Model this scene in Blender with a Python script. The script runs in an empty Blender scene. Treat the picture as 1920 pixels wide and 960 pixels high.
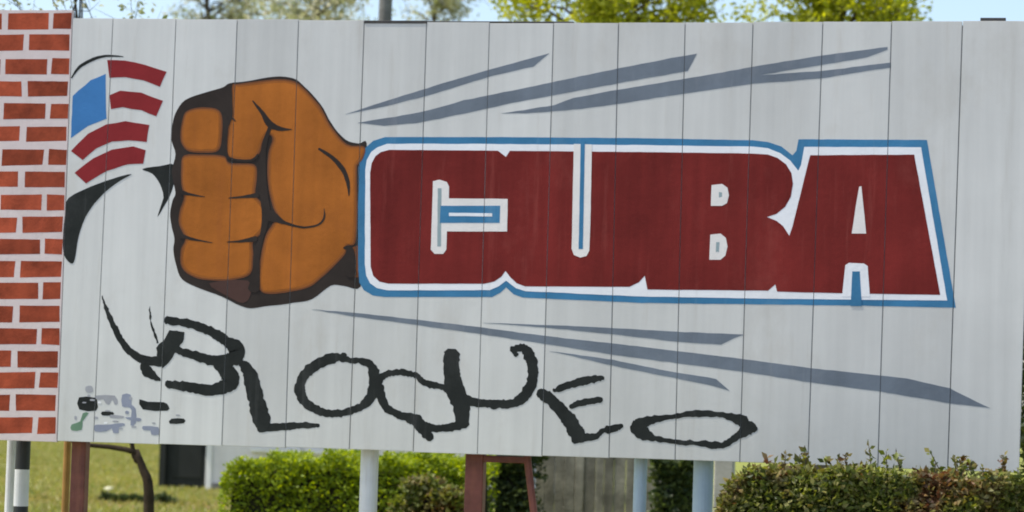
import bpy, bmesh, math, random
import numpy as np
from mathutils import Vector, Matrix, noise

# ------------------------------------------------------------------ camera, light, exposure
scene = bpy.context.scene
C = scene.collection
BOARD_Z = 1.35                       # underside of the board above the ground
FPX = 5000.0                         # focal length in 1920-pixel units
CAM = Vector((5.176, -14.136, BOARD_Z + 0.253))
PITCH, ROLL, YAW = 0.057, 0.031, 0.199

fw = Vector((-math.sin(YAW)*math.cos(PITCH), math.cos(YAW)*math.cos(PITCH), math.sin(PITCH)))
rt = Vector((math.cos(YAW), math.sin(YAW), 0))
up = rt.cross(fw)
RT = math.cos(ROLL)*rt + math.sin(ROLL)*up
UP = -math.sin(ROLL)*rt + math.cos(ROLL)*up
cam_d = bpy.data.cameras.new('camera'); cam = bpy.data.objects.new('camera', cam_d); C.objects.link(cam)
cam.matrix_world = Matrix(((RT.x, UP.x, -fw.x, CAM.x), (RT.y, UP.y, -fw.y, CAM.y), (RT.z, UP.z, -fw.z, CAM.z), (0, 0, 0, 1)))
cam_d.sensor_width = 36; cam_d.lens = FPX/1920*36
cam_d.clip_start = 0.1; cam_d.clip_end = 3000
cam_d.dof.use_dof = True; cam_d.dof.focus_distance = 14.2; cam_d.dof.aperture_fstop = 3.2
scene.camera = cam
scene.cycles.filter_width = 1.9          # a slightly soft lens

SUN_EL, SUN_AZ = math.radians(62), math.radians(257)   # azimuth from +Y (behind the board) towards +X: high over the viewer's left shoulder, grazing the board
world = bpy.data.worlds.new('World'); scene.world = world; world.use_nodes = True
wn = world.node_tree.nodes; wl = world.node_tree.links
sky = wn.new('ShaderNodeTexSky'); sky.sky_type = 'NISHITA'; sky.sun_disc = False
sky.sun_elevation = SUN_EL; sky.sun_rotation = SUN_AZ
sky.air_density = 1.0; sky.dust_density = 2.2; sky.ozone_density = 1.0
wl.new(sky.outputs[0], wn['Background'].inputs[0]); wn['Background'].inputs[1].default_value = 0.15
sun_d = bpy.data.lights.new('sun', 'SUN'); sun_d.energy = 3.4; sun_d.angle = math.radians(0.5); sun_d.color = (1, .95, .86)
sun = bpy.data.objects.new('sun', sun_d); C.objects.link(sun)
sdir = Vector((math.sin(SUN_AZ)*math.cos(SUN_EL), math.cos(SUN_AZ)*math.cos(SUN_EL), math.sin(SUN_EL)))
sun.rotation_euler = sdir.to_track_quat('Z', 'Y').to_euler(); sun.location = (0, 20, 30)
vs = scene.view_settings
vs.view_transform = 'Standard'; vs.look = 'None'; vs.gamma = 1; vs.use_curve_mapping = False
vs.exposure = 0.72

rnd = random.Random(7)

# ------------------------------------------------------------------ helpers
def at(px, py, Y):
    """point of the plane y = Y that the photograph shows at pixel (px, py)"""
    d = fw*FPX + RT*(px-960) - UP*(py-480)
    t = (Y - CAM.y)/d.y
    return CAM + d*t
def bd(px, py):                      # the same for the face of the board: (x, z)
    p = at(px, py, 0.0); return (p.x, p.z)

def tag(o, label=None, cat=None, group=None, kind=None):
    if label: o['label'] = label
    if cat: o['category'] = cat
    if group: o['group'] = group
    if kind: o['kind'] = kind
    return o
def empty(name, loc, parent=None):
    o = bpy.data.objects.new(name, None); C.objects.link(o); o.location = loc; o.empty_display_size = .2
    return o
def link(name, me, mat, parent=None, world_mesh=True):
    o = bpy.data.objects.new(name, me); C.objects.link(o)
    if mat and not me.materials: me.materials.append(mat)
    if parent is not None:
        o.parent = parent
        if world_mesh:
            off = Vector((0, 0, 0)); q = parent
            while q is not None: off += q.location; q = q.parent
            o.location = -off
    return o
def bm_obj(name, bm, mat, parent=None, smooth=False):
    me = bpy.data.meshes.new(name); bm.normal_update(); bm.to_mesh(me); bm.free()
    if smooth:
        for p in me.polygons: p.use_smooth = True
    return link(name, me, mat, parent)
def box(bm, x0, x1, y0, y1, z0, z1, bev=0.0):
    r = bmesh.ops.create_cube(bm, size=1.0)
    vsx = r['verts']
    for v in vsx:
        v.co = Vector(((x0+x1)/2 + v.co.x*(x1-x0), (y0+y1)/2 + v.co.y*(y1-y0), (z0+z1)/2 + v.co.z*(z1-z0)))
    if bev > 0:
        es = list({e for v in vsx for e in v.link_edges})
        bmesh.ops.bevel(bm, geom=es, offset=bev, segments=1, affect='EDGES')
def tube(bm, pts, rad, n=8, cap=True):
    pts = [Vector(p) for p in pts]; rings = []
    for i, p in enumerate(pts):
        t = (pts[min(i+1, len(pts)-1)] - pts[max(i-1, 0)]).normalized()
        a = t.cross(Vector((0.31, 0.9, 0.2)) if abs(t.y) < .9 else Vector((1, 0, 0))).normalized(); b = t.cross(a)
        r = rad[i] if isinstance(rad, (list, tuple)) else rad
        rings.append([bm.verts.new(p + a*math.cos(2*math.pi*k/n)*r + b*math.sin(2*math.pi*k/n)*r) for k in range(n)])
    for i in range(len(rings)-1):
        for k in range(n):
            bm.faces.new((rings[i][k], rings[i][(k+1) % n], rings[i+1][(k+1) % n], rings[i+1][k]))
    if cap:
        bm.faces.new(rings[0][::-1]); bm.faces.new(rings[-1])

# ------------------------------------------------------------------ materials
def srgb(r, g, b):
    f = lambda c: (c/255/12.92 if c/255 <= .04045 else ((c/255+.055)/1.055)**2.4)
    return (f(r), f(g), f(b))
def mat(name, col, rough=.6, var=.12, scale=3.0, bump=0.0, bscale=40.0, spec=.35, objvar=0.0, col2=None, streak=0.0, detail=6):
    m = bpy.data.materials.new(name); m.use_nodes = True
    nt = m.node_tree; N = nt.nodes; L = nt.links; b = N['Principled BSDF']
    b.inputs['Roughness'].default_value = rough; b.inputs['Specular IOR Level'].default_value = spec
    tc = N.new('ShaderNodeTexCoord')
    mp = N.new('ShaderNodeMapping'); L.new(tc.outputs['Object'], mp.inputs[0])
    no = N.new('ShaderNodeTexNoise'); no.inputs['Scale'].default_value = scale; no.inputs['Detail'].default_value = detail; no.inputs['Roughness'].default_value = .62
    L.new(mp.outputs[0], no.inputs['Vector'])
    rp = N.new('ShaderNodeValToRGB'); rp.color_ramp.elements[0].position = .3; rp.color_ramp.elements[1].position = .7
    c2 = col2 if col2 else tuple(c*(1-var*1.6) for c in col)
    c1 = col if col2 else tuple(min(1, c*(1+var*.5)) for c in col)
    rp.color_ramp.elements[0].color = (*c2, 1); rp.color_ramp.elements[1].color = (*c1, 1)
    L.new(no.outputs['Fac'], rp.inputs[0]); out = rp.outputs[0]
    if streak > 0:
        ms = N.new('ShaderNodeMapping'); ms.inputs['Scale'].default_value = (9, 9, .45); L.new(tc.outputs['Object'], ms.inputs[0])
        ns = N.new('ShaderNodeTexNoise'); ns.inputs['Scale'].default_value = 1.6; ns.inputs['Detail'].default_value = 5; L.new(ms.outputs[0], ns.inputs['Vector'])
        mr = N.new('ShaderNodeMapRange'); mr.inputs[1].default_value = .35; mr.inputs[2].default_value = .72
        mr.inputs[3].default_value = 1.0; mr.inputs[4].default_value = 1-streak; L.new(ns.outputs['Fac'], mr.inputs[0])
        mx = N.new('ShaderNodeMix'); mx.data_type = 'RGBA'; mx.blend_type = 'MULTIPLY'; mx.inputs['Factor'].default_value = 1
        L.new(out, mx.inputs['A']); L.new(mr.outputs[0], mx.inputs['B']); out = mx.outputs['Result']
    if objvar > 0:
        oi = N.new('ShaderNodeObjectInfo'); mr = N.new('ShaderNodeMapRange'); mr.inputs[3].default_value = 1-objvar; mr.inputs[4].default_value = 1+objvar*.6
        L.new(oi.outputs['Random'], mr.inputs[0])
        mx = N.new('ShaderNodeMix'); mx.data_type = 'RGBA'; mx.blend_type = 'MULTIPLY'; mx.inputs['Factor'].default_value = 1
        L.new(out, mx.inputs['A']); L.new(mr.outputs[0], mx.inputs['B']); out = mx.outputs['Result']
    L.new(out, b.inputs['Base Color'])
    if bump > 0:
        nb = N.new('ShaderNodeTexNoise'); nb.inputs['Scale'].default_value = bscale; nb.inputs['Detail'].default_value = 4; L.new(tc.outputs['Object'], nb.inputs['Vector'])
        bp = N.new('ShaderNodeBump'); bp.inputs['Strength'].default_value = bump; bp.inputs['Distance'].default_value = .01
        L.new(nb.outputs['Fac'], bp.inputs['Height']); L.new(bp.outputs[0], b.inputs['Normal'])
    return m
def matte(names, rough=.75, spec=.12):
    for n in names:
        b = M[n].node_tree.nodes['Principled BSDF']; b.inputs['Roughness'].default_value = rough; b.inputs['Specular IOR Level'].default_value = spec
def stains(m, col, amount):
    """sparse rain runs and blotches of dirt"""
    nt = m.node_tree; N = nt.nodes; L = nt.links; b = N['Principled BSDF']; src = b.inputs['Base Color'].links[0].from_socket
    tc = N.new('ShaderNodeTexCoord'); fac = None
    for sc, lo, hi, seed in (((7, 7, .5), .56, .80, 3.0), ((1.6, 1.6, 1.1), .55, .85, 9.0)):
        mp = N.new('ShaderNodeMapping'); mp.inputs['Scale'].default_value = sc; mp.inputs['Location'].default_value = (seed, seed, seed); L.new(tc.outputs['Object'], mp.inputs[0])
        no = N.new('ShaderNodeTexNoise'); no.inputs['Scale'].default_value = 1.7; no.inputs['Detail'].default_value = 9; no.inputs['Roughness'].default_value = .7; L.new(mp.outputs[0], no.inputs['Vector'])
        mr = N.new('ShaderNodeMapRange'); mr.inputs[1].default_value = lo; mr.inputs[2].default_value = hi; mr.inputs[4].default_value = amount; L.new(no.outputs['Fac'], mr.inputs[0])
        mx = N.new('ShaderNodeMix'); mx.data_type = 'RGBA'; mx.inputs['B'].default_value = (*col, 1)
        L.new(mr.outputs[0], mx.inputs['Factor']); L.new(src, mx.inputs['A']); src = mx.outputs['Result']
    L.new(src, b.inputs['Base Color'])
def leaf_mat(name, cols, trans=.45, patch=None, patch_scale=1.2):
    """leaves: colour differs from leaf to leaf; a share of the light shines through"""
    m = bpy.data.materials.new(name); m.use_nodes = True
    nt = m.node_tree; N = nt.nodes; L = nt.links; b = N['Principled BSDF']; out = N['Material Output']
    g = N.new('ShaderNodeNewGeometry'); rp = N.new('ShaderNodeValToRGB'); el = rp.color_ramp.elements
    while len(el) < len(cols): el.new(.5)
    for i, c in enumerate(cols): el[i].position = i/(len(cols)-1); el[i].color = (*c, 1)
    L.new(g.outputs['Random Per Island'], rp.inputs[0]); col = rp.outputs[0]
    if patch:
        tc = N.new('ShaderNodeTexCoord'); no = N.new('ShaderNodeTexNoise'); no.inputs['Scale'].default_value = patch_scale; no.inputs['Detail'].default_value = 3
        L.new(tc.outputs['Object'], no.inputs['Vector'])
        rp2 = N.new('ShaderNodeValToRGB'); e2 = rp2.color_ramp.elements
        while len(e2) < len(patch): e2.new(.5)
        for i, c in enumerate(patch): e2[i].position = i/(len(patch)-1); e2[i].color = (*c, 1)
        L.new(g.outputs['Random Per Island'], rp2.inputs[0])
        mr = N.new('ShaderNodeMapRange'); mr.inputs[1].default_value = .46; mr.inputs[2].default_value = .60; L.new(no.outputs['Fac'], mr.inputs[0])
        mx = N.new('ShaderNodeMix'); mx.data_type = 'RGBA'; L.new(mr.outputs[0], mx.inputs['Factor']); L.new(col, mx.inputs['A']); L.new(rp2.outputs[0], mx.inputs['B']); col = mx.outputs['Result']
    L.new(col, b.inputs['Base Color']); b.inputs['Roughness'].default_value = .5; b.inputs['Specular IOR Level'].default_value = .3
    tr = N.new('ShaderNodeBsdfTranslucent')
    hs = N.new('ShaderNodeHueSaturation'); hs.inputs['Hue'].default_value = .485; hs.inputs['Saturation'].default_value = 1.1; hs.inputs['Value'].default_value = 1.5
    L.new(col, hs.inputs['Color']); L.new(hs.outputs[0], tr.inputs['Color'])
    mxs = N.new('ShaderNodeMixShader'); mxs.inputs[0].default_value = trans
    L.new(b.outputs[0], mxs.inputs[1]); L.new(tr.outputs[0], mxs.inputs[2]); L.new(mxs.outputs[0], out.inputs['Surface'])
    return m

M = {}
M['white'] = mat('white_board_paint', (.66, .652, .60), .5, .07, .9, .05, 25, .3, objvar=.09, streak=.10)  # plank tones vary at random, with uneven light from plank tilt put into them
M['backing'] = mat('primer_backing', (.12, .12, .12), .8, .1)
M['mortar'] = mat('pinkish_joint_paint', (.66, .56, .52), .6, .06, 6, .1, 40)
M['brick'] = mat('brick_red_paint', (.40, .078, .034), .6, .32, 7, .15, 60, .3, objvar=.28)
M['maroon'] = mat('maroon_paint', (.20, .023, .019), .5, .2, 2.2, .1, 40, .3, streak=.22)
M['hatred'] = mat('dark_red_paint', (.25, .024, .026), .5, .1, 5, .1, 40)
M['blue'] = mat('blue_outline_paint', (.055, .205, .36), .5, .16, 3, .1, 40)
M['hatblue'] = mat('hat_blue_paint', (.055, .195, .43), .5, .08, 4, .1, 40)
M['teal'] = mat('faded_teal_paint', (.30, .38, .38), .5, .1, 4)
M['innerwhite'] = mat('clean_white_paint', (.80, .80, .79), .5, .04, 4, .08, 40)
M['ivory'] = mat('ivory_paint', (.78, .74, .68), .5, .06, 6, .08, 40)
M['orange'] = mat('ochre_orange_paint', (.44, .138, .022), .5, .2, 2.6, .1, 40, streak=.14)
M['orange2'] = mat('bright_orange_paint', (.455, .142, .022), .5, .2, 3.4, .1, 40)
M['brown'] = mat('brown_edge_paint', (.20, .072, .028), .55, .15, 5)
M['sienna'] = mat('sienna_paint', (.335, .110, .024), .55, .2, 4)
M['umber'] = mat('umber_paint', (.085, .045, .036), .55, .15, 5)
M['dark'] = mat('dark_outline_paint', (.038, .029, .024), .5, .2, 5)
M['black'] = mat('black_letter_paint', (.024, .027, .024), .5, .25, 6, .1, 40)
M['grey'] = mat('grey_streak_paint', (.175, .205, .235), .55, .14, 3, .1, 40, streak=.10)
M['bluegrey'] = mat('blue_grey_paint', (.27, .29, .35), .6, .1, 9)
M['palegrey'] = mat('pale_grey_paint', (.36, .36, .37), .6, .1, 9)
M['green'] = mat('green_dab_paint', (.15, .25, .16), .6, .1, 9)

matte(['mortar', 'brick', 'maroon', 'hatred', 'blue', 'hatblue', 'teal', 'innerwhite', 'ivory', 'orange', 'sienna', 'brown', 'umber', 'dark', 'black', 'grey', 'bluegrey', 'palegrey', 'green'])
matte(['white'], .65, .2)
stains(M['white'], (.42, .38, .31), .45); stains(M['innerwhite'], (.45, .42, .36), .4); stains(M['maroon'], (.30, .07, .055), .55); stains(M['grey'], (.30, .31, .32), .5)
stains(M['orange'], (.33, .10, .025), .6); stains(M['black'], (.10, .10, .095), .5); stains(M['blue'], (.16, .30, .42), .5); stains(M['mortar'], (.45, .36, .30), .6); stains(M['brick'], (.30, .06, .035), .5)
# ------------------------------------------------------------------ ground
def flat(name, pts, z, m, kind='structure'):
    bm = bmesh.new(); bm.faces.new([bm.verts.new((x, y, z)) for x, y in pts])
    return tag(bm_obj(name, bm, m), kind=kind)
M['lawn'] = mat('lawn', (.26, .25, .06), .9, .3, .55, .6, 14, .1, col2=(.13, .17, .035), detail=10)
M['soil'] = mat('dry_soil', (.26, .17, .10), .95, .2, 2.5, .5, 12, .1)
M['concrete'] = mat('concrete', (.36, .34, .32), .85, .15, 3, .3, 30, .2)
flat('ground', [(-700, -60), (700, -60), (700, 1200), (-700, 1200)], 0, M['lawn'])
M['asphalt'] = mat('bounce_asphalt', (.16, .16, .165), .9, .2, 2, .5, 40, .2)
M['slab'] = mat('bounce_concrete', (.34, .33, .32), .85, .15, 2, .4, 30, .2)
flat('bounce_road', [(-300, -50), (300, -50), (300, -4.5), (-300, -4.5)], .004, M['asphalt'])  # unseen grey surface, added to bounce neutral light onto the board
bm = bmesh.new(); box(bm, -300, 300, -4.5, -1.6, -.05, .12, .01); tag(bm_obj('bounce_pavement', bm, M['slab']), kind='structure')  # unseen raised slab, added for the same neutral bounce
flat('path', [(-40, 21.6), (60, 24.6), (60, 27.2), (-40, 24.6)], .004, M['soil'])

# ------------------------------------------------------------------ billboard
top_px = [212,330,445,560,683,800,918,1038,1160,1285,1412,1543,1672,1805]
bot_px = [175,298,416,535,655,775,895,1016,1142,1266,1387,1515,1646,1777]
seams = []                                # (x at the top, x at the bottom) of each joint between boards
ty = lambda x: float(np.interp(x, [135, 600, 700, 960, 1280, 1420, 1660, 1900], [34, 37, 41, 43, 42, 41, 40.5, 39]))
by = lambda x: float(np.interp(x, [0, 300, 640, 900, 1280, 1500, 1900], [824, 832, 842, 852, 862, 870, 887]))
for a, b in zip(top_px, bot_px):
    seams.append((bd(a, ty(a))[0], bd(b, by(b))[0]))
xa_top, xa_bot = bd(136, 34)[0], bd(107, 827)[0]            # edge of the brick-painted panel
xl_top, xl_bot = bd(-180, 30)[0], bd(-209, 818)[0]
xr_top, xr_bot = bd(1938, 39)[0], bd(1911.5, 887)[0]
edges = [(xl_top, xl_bot), (xa_top, xa_bot)] + seams + [(xr_top, xr_bot)]
Z0 = BOARD_Z; 
board = empty('mural_billboard', (2.4, .05, 0))
tag(board, 'wide white plank billboard painted with a fist, CUBA and BLOQUEO lettering', 'billboard')
GAP = .0030
for i in range(len(edges)-1):
    (lt, lb), (r_t, rb) = edges[i], edges[i+1]
    g = GAP*(.75+.7*rnd.random())/2
    pxm = ([-20, 173] + [ (top_px[k]+top_px[k+1])/2 for k in range(13)] + [1870])[i]
    zt = bd(pxm, ty(pxm))[1] + rnd.uniform(-.002, .002)
    pxb = ([-40, 150] + [ (bot_px[k]+bot_px[k+1])/2 for k in range(13)] + [1845])[i]
    zb = bd(pxb, by(pxb))[1] + rnd.uniform(-.002, .002)
    if i == 0: zt = bd(60, 19)[1]
    yo = 0.0 if i else -.0004
    bm = bmesh.new(); th = .022
    def ex(z, l): # joint position at height z
        t, b = l; k = (z-Z0)/(2.36); return b+(t-b)*k
    co = [(lb+g, yo, zb), (rb-g, yo, zb), (r_t-g, yo, zt), (lt+g, yo, zt)]
    f = [bm.verts.new(c) for c in co]; k = [bm.verts.new((c[0], th, c[2])) for c in co]
    bm.faces.new(f); bm.faces.new(k[::-1])
    for a in range(4): bm.faces.new((f[a], k[a], k[(a+1) % 4], f[(a+1) % 4]))
    bmesh.ops.recalc_face_normals(bm, faces=bm.faces)
    es = [e for e in bm.edges if all(abs(v.co.y-yo) < 1e-6 for v in e.verts)]
    bmesh.ops.bevel(bm, geom=es, offset=.0022, segments=2, affect='EDGES')
    o = bm_obj('plank', bm, M['mortar'] if i == 0 else M['white'], board)
    if i == 0: o['label'] = 'left panel painted as a red brick wall with pale joints'
# backing strips behind the joints, rails and posts
for (t, b) in edges[1:-1]:
    bm = bmesh.new()
    co = [(b-.004, Z0+.005), (b+.004, Z0+.005), (t+.004, Z0+2.34), (t-.004, Z0+2.34)]; dp = rnd.choice((.0025, .003, .004, .006, .009))
    f = [bm.verts.new((c[0], dp, c[1])) for c in co]; k = [bm.verts.new((c[0], .04, c[1])) for c in co]
    bm.faces.new(f); bm.faces.new(k[::-1])
    for a in range(4): bm.faces.new((f[a], k[a], k[(a+1) % 4], f[(a+1) % 4]))
    bmesh.ops.recalc_face_normals(bm, faces=bm.faces)
    bm_obj('joint_strip', bm, M['backing'], board)
M['rust'] = mat('rust_red_steel', (.19, .060, .042), .6, .3, 8, .3, 60)
M['steel'] = mat('dark_steel', (.06, .055, .05), .6, .25, 8, .3, 60)
M['postwhite'] = mat('white_post_paint', (.70, .70, .71), .5, .08, 5, .1, 40, streak=.1)
M['postblue'] = mat('pale_blue_post_paint', (.40, .50, .58), .5, .1, 5, .1, 40, streak=.1)
M['gal'] = mat('dull_grey_steel', (.24, .24, .24), .5, .2, 6)
for zc in (Z0+.10, Z0+1.15, Z0+2.2):
    bm = bmesh.new(); box(bm, edges[0][0]+.05, edges[-1][1]-.05, .043, .093, zc-.03, zc+.03, .004); bm_obj('rail', bm, M['gal'], board)
stains(M['postwhite'], (.34, .24, .16), .6); stains(M['postblue'], (.30, .24, .18), .5); stains(M['rust'], (.30, .12, .06), .7)
def post(px0, px1, Yp, m, label, ztop=Z0+2.25, lean=None, round_=False):
    a, b = at(px0, 905, Yp).x, at(px1, 905, Yp).x; w = b-a; bm = bmesh.new()
    if round_: tube(bm, [((a+b)/2, Yp+w/2, -.02), ((a+b)/2, Yp+w/2, ztop)], w/2, 20)
    else: box(bm, a, b, Yp, Yp+w*.9, -.02, ztop, .006)
    o = bm_obj('post', bm, m, board, smooth=False); o['label'] = label; return o
post(131, 158, .10, M['rust'], 'rust red steel post under the painted bricks')
post(671, 704, .10, M['postwhite'], 'white round post under the Q', round_=True)
post(871, 905, .10, M['rust'], 'rust red steel post under the middle of the board')
post(1186, 1211, .10, M['postblue'], 'thin pale blue post', round_=True)
post(1297, 1335, .10, M['postblue'], 'thicker pale blue post beside the croton hedge', round_=True)
bm = bmesh.new()
a, b = at(906, 860, .1).x, at(1000, 860, .1).x; zc = at(950, 861, .1).z
box(bm, a, b-.04, .105, .15, zc-.02, zc+.016, .003); o = bm_obj('brace', bm, M['rust'], board); o['label'] = 'short brown beam below the board'
p0, p1 = at(989, 862, .12), at(1003, 960, .12); pe = p0+(p1-p0)*4.2
bm = bmesh.new(); tube(bm, [p0+Vector((0,0,.05)), p0, (pe.x, .12, -.02)], .021, 8); bm_obj('strut', bm, M['rust'], board)
# dark steel lips on the top edge
for x0, x1, y0, y1 in ((683, 800, 38.5, 44), (800, 960, 39.5, 42), (1838, 1886, 33, 38.5), (962, 1075, 40.0, 42.6)):
    p, q = bd(x0, y1), bd(x1, y0); bm = bmesh.new()
    zt = bd((x0+x1)/2, y0)[1]; zb = bd((x0+x1)/2, y1)[1]
    box(bm, p[0], q[0], -.0025 if y1 > 43 else .004, .05, zb, zt, .001); bm_obj('edge_bracket', bm, M['steel'], board)

# ---- paint: real films on the planks, cut at the joints
serial = [0]
def crom(pts, n=6, closed=True):
    P = [np.array(p, float) for p in pts]; N = len(P); out = []
    for i in range(N if closed else N-1):
        g = (lambda k: P[k % N]) if closed else (lambda k: P[min(max(k, 0), N-1)])
        p0, p1, p2, p3 = g(i-1), g(i), g(i+1), g(i+2)
        for s in range(n):
            t = s/n
            out.append(.5*((2*p1)+(-p0+p2)*t+(2*p0-5*p1+4*p2-p3)*t*t+(-p0+3*p1-3*p2+p3)*t**3))
    if not closed: out.append(P[-1])
    return out
def resample_lines(pts, step=14):
    out = []
    for i, p in enumerate(pts):
        q = pts[(i+1) % len(pts)]; L = math.hypot(q[0]-p[0], q[1]-p[1]); n = max(1, int(L/step))
        for s in range(n): out.append((p[0]+(q[0]-p[0])*s/n, p[1]+(q[1]-p[1])*s/n))
    return out
def wob(pts, amp, fr=.05):
    if amp <= 0: return pts
    o = 13.7*serial[0]
    return [(p[0]+amp*noise.noise((p[0]*fr+o, p[1]*fr, 3)), p[1]+amp*noise.noise((p[0]*fr+o, p[1]*fr, 9))) for p in pts]
def film(bm, faces, h):
    """faces: lists of board points (x, z); adds them as a film h thick"""
    for pts in faces:
        vs_ = [bm.verts.new((x, -h, z)) for x, z in pts]
        try: bm.faces.new(vs_)
        except ValueError: pass
def finish(name, bm, m, label=None):
    bmesh.ops.remove_doubles(bm, verts=bm.verts, dist=1e-5)
    bmesh.ops.triangulate(bm, faces=bm.faces)
    xs = [v.co.x for v in bm.verts]; x0, x1 = min(xs), max(xs)
    for (t, b) in edges[1:-1]:
        if max(t, b) < x0-.02 or min(t, b) > x1+.02: continue
        for s in (-1, 1):
            pa = Vector((b+s*GAP*.62, 0, Z0)); d = Vector((t-b, 0, 2.36)); nrm = Vector((d.z, 0, -d.x)).normalized()
            bmesh.ops.bisect_plane(bm, geom=list(bm.verts)+list(bm.edges)+list(bm.faces), plane_co=pa, plane_no=nrm, dist=1e-6)
        def off(v): return abs(v.x - (b+(t-b)*(v.z-Z0)/2.36))
        kill = [f for f in bm.faces if off(f.calc_center_median()) < GAP*.6]
        if kill: bmesh.ops.delete(bm, geom=kill, context='FACES')
    # give the film its thickness down to the plank
    for f in bm.faces:
        f.normal_update()
        if f.normal.y > 0: f.normal_flip()
    be = [e for e in bm.edges if len(e.link_faces) == 1]
    r = bmesh.ops.extrude_edge_only(bm, edges=be)
    for v in r['geom']:
        if isinstance(v, bmesh.types.BMVert): v.co.y = .0006
    o = bm_obj(name, bm, m, board)
    if label: o['label'] = label
    return o
def H(layer):
    serial[0] += 1
    return layer*.0005 + (serial[0] % 17)*.00003
def paint(name, pts, m, layer, smooth=0, amp=1.0, tf=None, label=None):
    if tf: pts = [tf(*p) for p in pts]
    h = H(layer)
    pts = crom(pts, smooth) if smooth else resample_lines(pts)
    pts = wob(pts, amp)
    bm = bmesh.new(); film(bm, [[bd(*p) for p in pts]], h)
    return finish(name, bm, m, label)
def stroke_faces(pts, closed=False, n=5, jag=.8, taper=True):
    """pts (px, py, width); returns quads in pixel space"""
    n = max(n, int(9 if jag > 1 else n)); c = crom(pts, n, closed); L = []; Rr = []
    o = 31.3*serial[0]
    for i, p in enumerate(c):
        a = c[i-1] if (i or closed) else c[0]; b = c[(i+1) % len(c)] if (i < len(c)-1 or closed) else c[-1]
        d = np.array((b[0]-a[0], b[1]-a[1])); d = d/max(1e-6, np.hypot(*d)); nn = np.array((-d[1], d[0])); w = max(.8, p[2])/2
        j1 = jag*(noise.noise((p[0]*.11+o, p[1]*.11, 1))+.9*noise.noise((p[0]*.37+o, p[1]*.37, 4))); j2 = jag*(noise.noise((p[0]*.11+o, p[1]*.11, 7))+.9*noise.noise((p[0]*.37+o, p[1]*.37, 12)))
        L.append((p[0]+nn[0]*(w+j1), p[1]+nn[1]*(w+j1))); Rr.append((p[0]-nn[0]*(w+j2), p[1]-nn[1]*(w+j2)))
    N = len(c); qs = []
    for i in range(N if closed else N-1):
        k = (i+1) % N; qs.append([L[i], L[k], Rr[k], Rr[i]])
    if not closed:
        for e, s in ((0, 1), (N-1, -1)):
            q = c[min(1, N-1)] if e == 0 else c[N-2]
            d = np.array((c[e][0]-q[0], c[e][1]-q[1])); d = d/max(1e-6, np.hypot(*d)); w = max(.8, c[e][2])/2*.5
            qs.append([L[e], (L[e][0]*.75+Rr[e][0]*.25+d[0]*w, L[e][1]*.75+Rr[e][1]*.25+d[1]*w),
                       (L[e][0]*.25+Rr[e][0]*.75+d[0]*w, L[e][1]*.25+Rr[e][1]*.75+d[1]*w), Rr[e]])
    return qs
def strokes(name, lst, m, layer, tf=None, jag=.8, label=None, polys=()):
    """a mark brushed in several strokes; each stroke lies a hair above the one before"""
    bm = bmesh.new()
    for s in lst:
        closed = False
        if isinstance(s, tuple): s, closed = s
        if tf: s = [(*tf(p[0], p[1]), p[2]*tf(0, 0, True)*(1.13 if layer == 1.5 else 1)) for p in s]
        film(bm, [[bd(*p) for p in q] for q in stroke_faces(s, closed, jag=jag)], H(layer))
    for p in polys:
        if tf: p = [tf(*q) for q in p]
        film(bm, [[bd(*q) for q in wob(resample_lines(p, 6), jag, .1)]], H(layer))
    return finish(name, bm, m, label)
def TF(x0, y0, s):
    def f(x, y, scale=False):
        if scale: return s
        return (x0+x*s, y0+y*s)
    return f

# bricks painted on the left panel
rows = [(25,55),(65,95),(110,140),(152,181),(194,223),(237,265),(280,310),(322,351),(365,394),(407,436),(448,477),(490,520),(530,561),(573,604),(616,646),(658,689),(698,728),(740,770),(782,813)]
for r, (y0, y1) in enumerate(rows):
    sh = -1.62*r
    xs = [(-160, -84), (-74, 4), (14.5, 91.5), (101, 134.5)] if r % 2 == 0 else [(-116, -41), (-31, 46), (57.5, 133)]
    for (a, b) in xs:
        if b+sh < -70: continue
        j = lambda: rnd.uniform(-1.2, 1.2)
        pts = [(a+sh+j(), y0+j()), (b+sh+j(), y0+j()), (b+sh+j()-1.2, y1+j()), (a+sh+j()-1.2, y1+j())]
        paint('brick', pts, M['brick'], 1.0, 0, .5)

# C U B A
ltr = [(672,315),(676,294),(685,277),(700,264),(722,257),(930,257),(1200,259),(1412,263),(1440,266),(1465,275),(1486,291),(1493,283),(1497,261),(1738,262.5),(1792,577),(1612,573),(1440,571),(1204,568),(980,558),(963,552),(949,539),(938,549),(922,557),(722,557),(699,554),(682,544),(674,530),(671,500)]
paint('lettering_outline', ltr, M['blue'], 1, 0, .6, label='blue outline around the word CUBA')
wht = [(685,318),(688,300),(696,285),(708,276),(726,269.5),(928,270),(1200,272),(1412,275),(1440,278),(1463,287),(1482,301),(1490,312),(1497,320),(1502,310),(1508,275.5),(1727,276),(1776,563.5),(1620,562),(1440,560),(1204,556),(985,546),(967,540),(949,526),(935,537),(918,544),(726,544.5),(707,540),(694,531),(687,517),(684,495)]
paint('lettering_border', wht, M['innerwhite'], 2, 0, .6, label='white border inside the blue outline')
redC = [(694,325),(697,306),(704,293),(714,285),(730,281),(934,282.5),(949,294),(956,282.8),(1077,284),(1200,285),(1412,288),(1440,290),(1458,296),(1474,308),(1484,325),(1487,345),(1483,369),(1472,388),(1456,401),(1438,407),(1456,414),(1468,424),(1480,442),(1486,424),(1519,291),(1714,290),(1763,553),(1632,551),(1580,550),(1457,547),(1454,533),(1440,545),(1214,543),(1209,517),(1198,529),(1180,538),(985,537),(969,531),(957,520),(948,508),(940,519),(927,528),(908,532),(728,532),(711,528),(700,517),(695,500)]
paint('lettering', redC, M['maroon'], 3, 0, .5, label='maroon block letters spelling CUBA')
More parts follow.
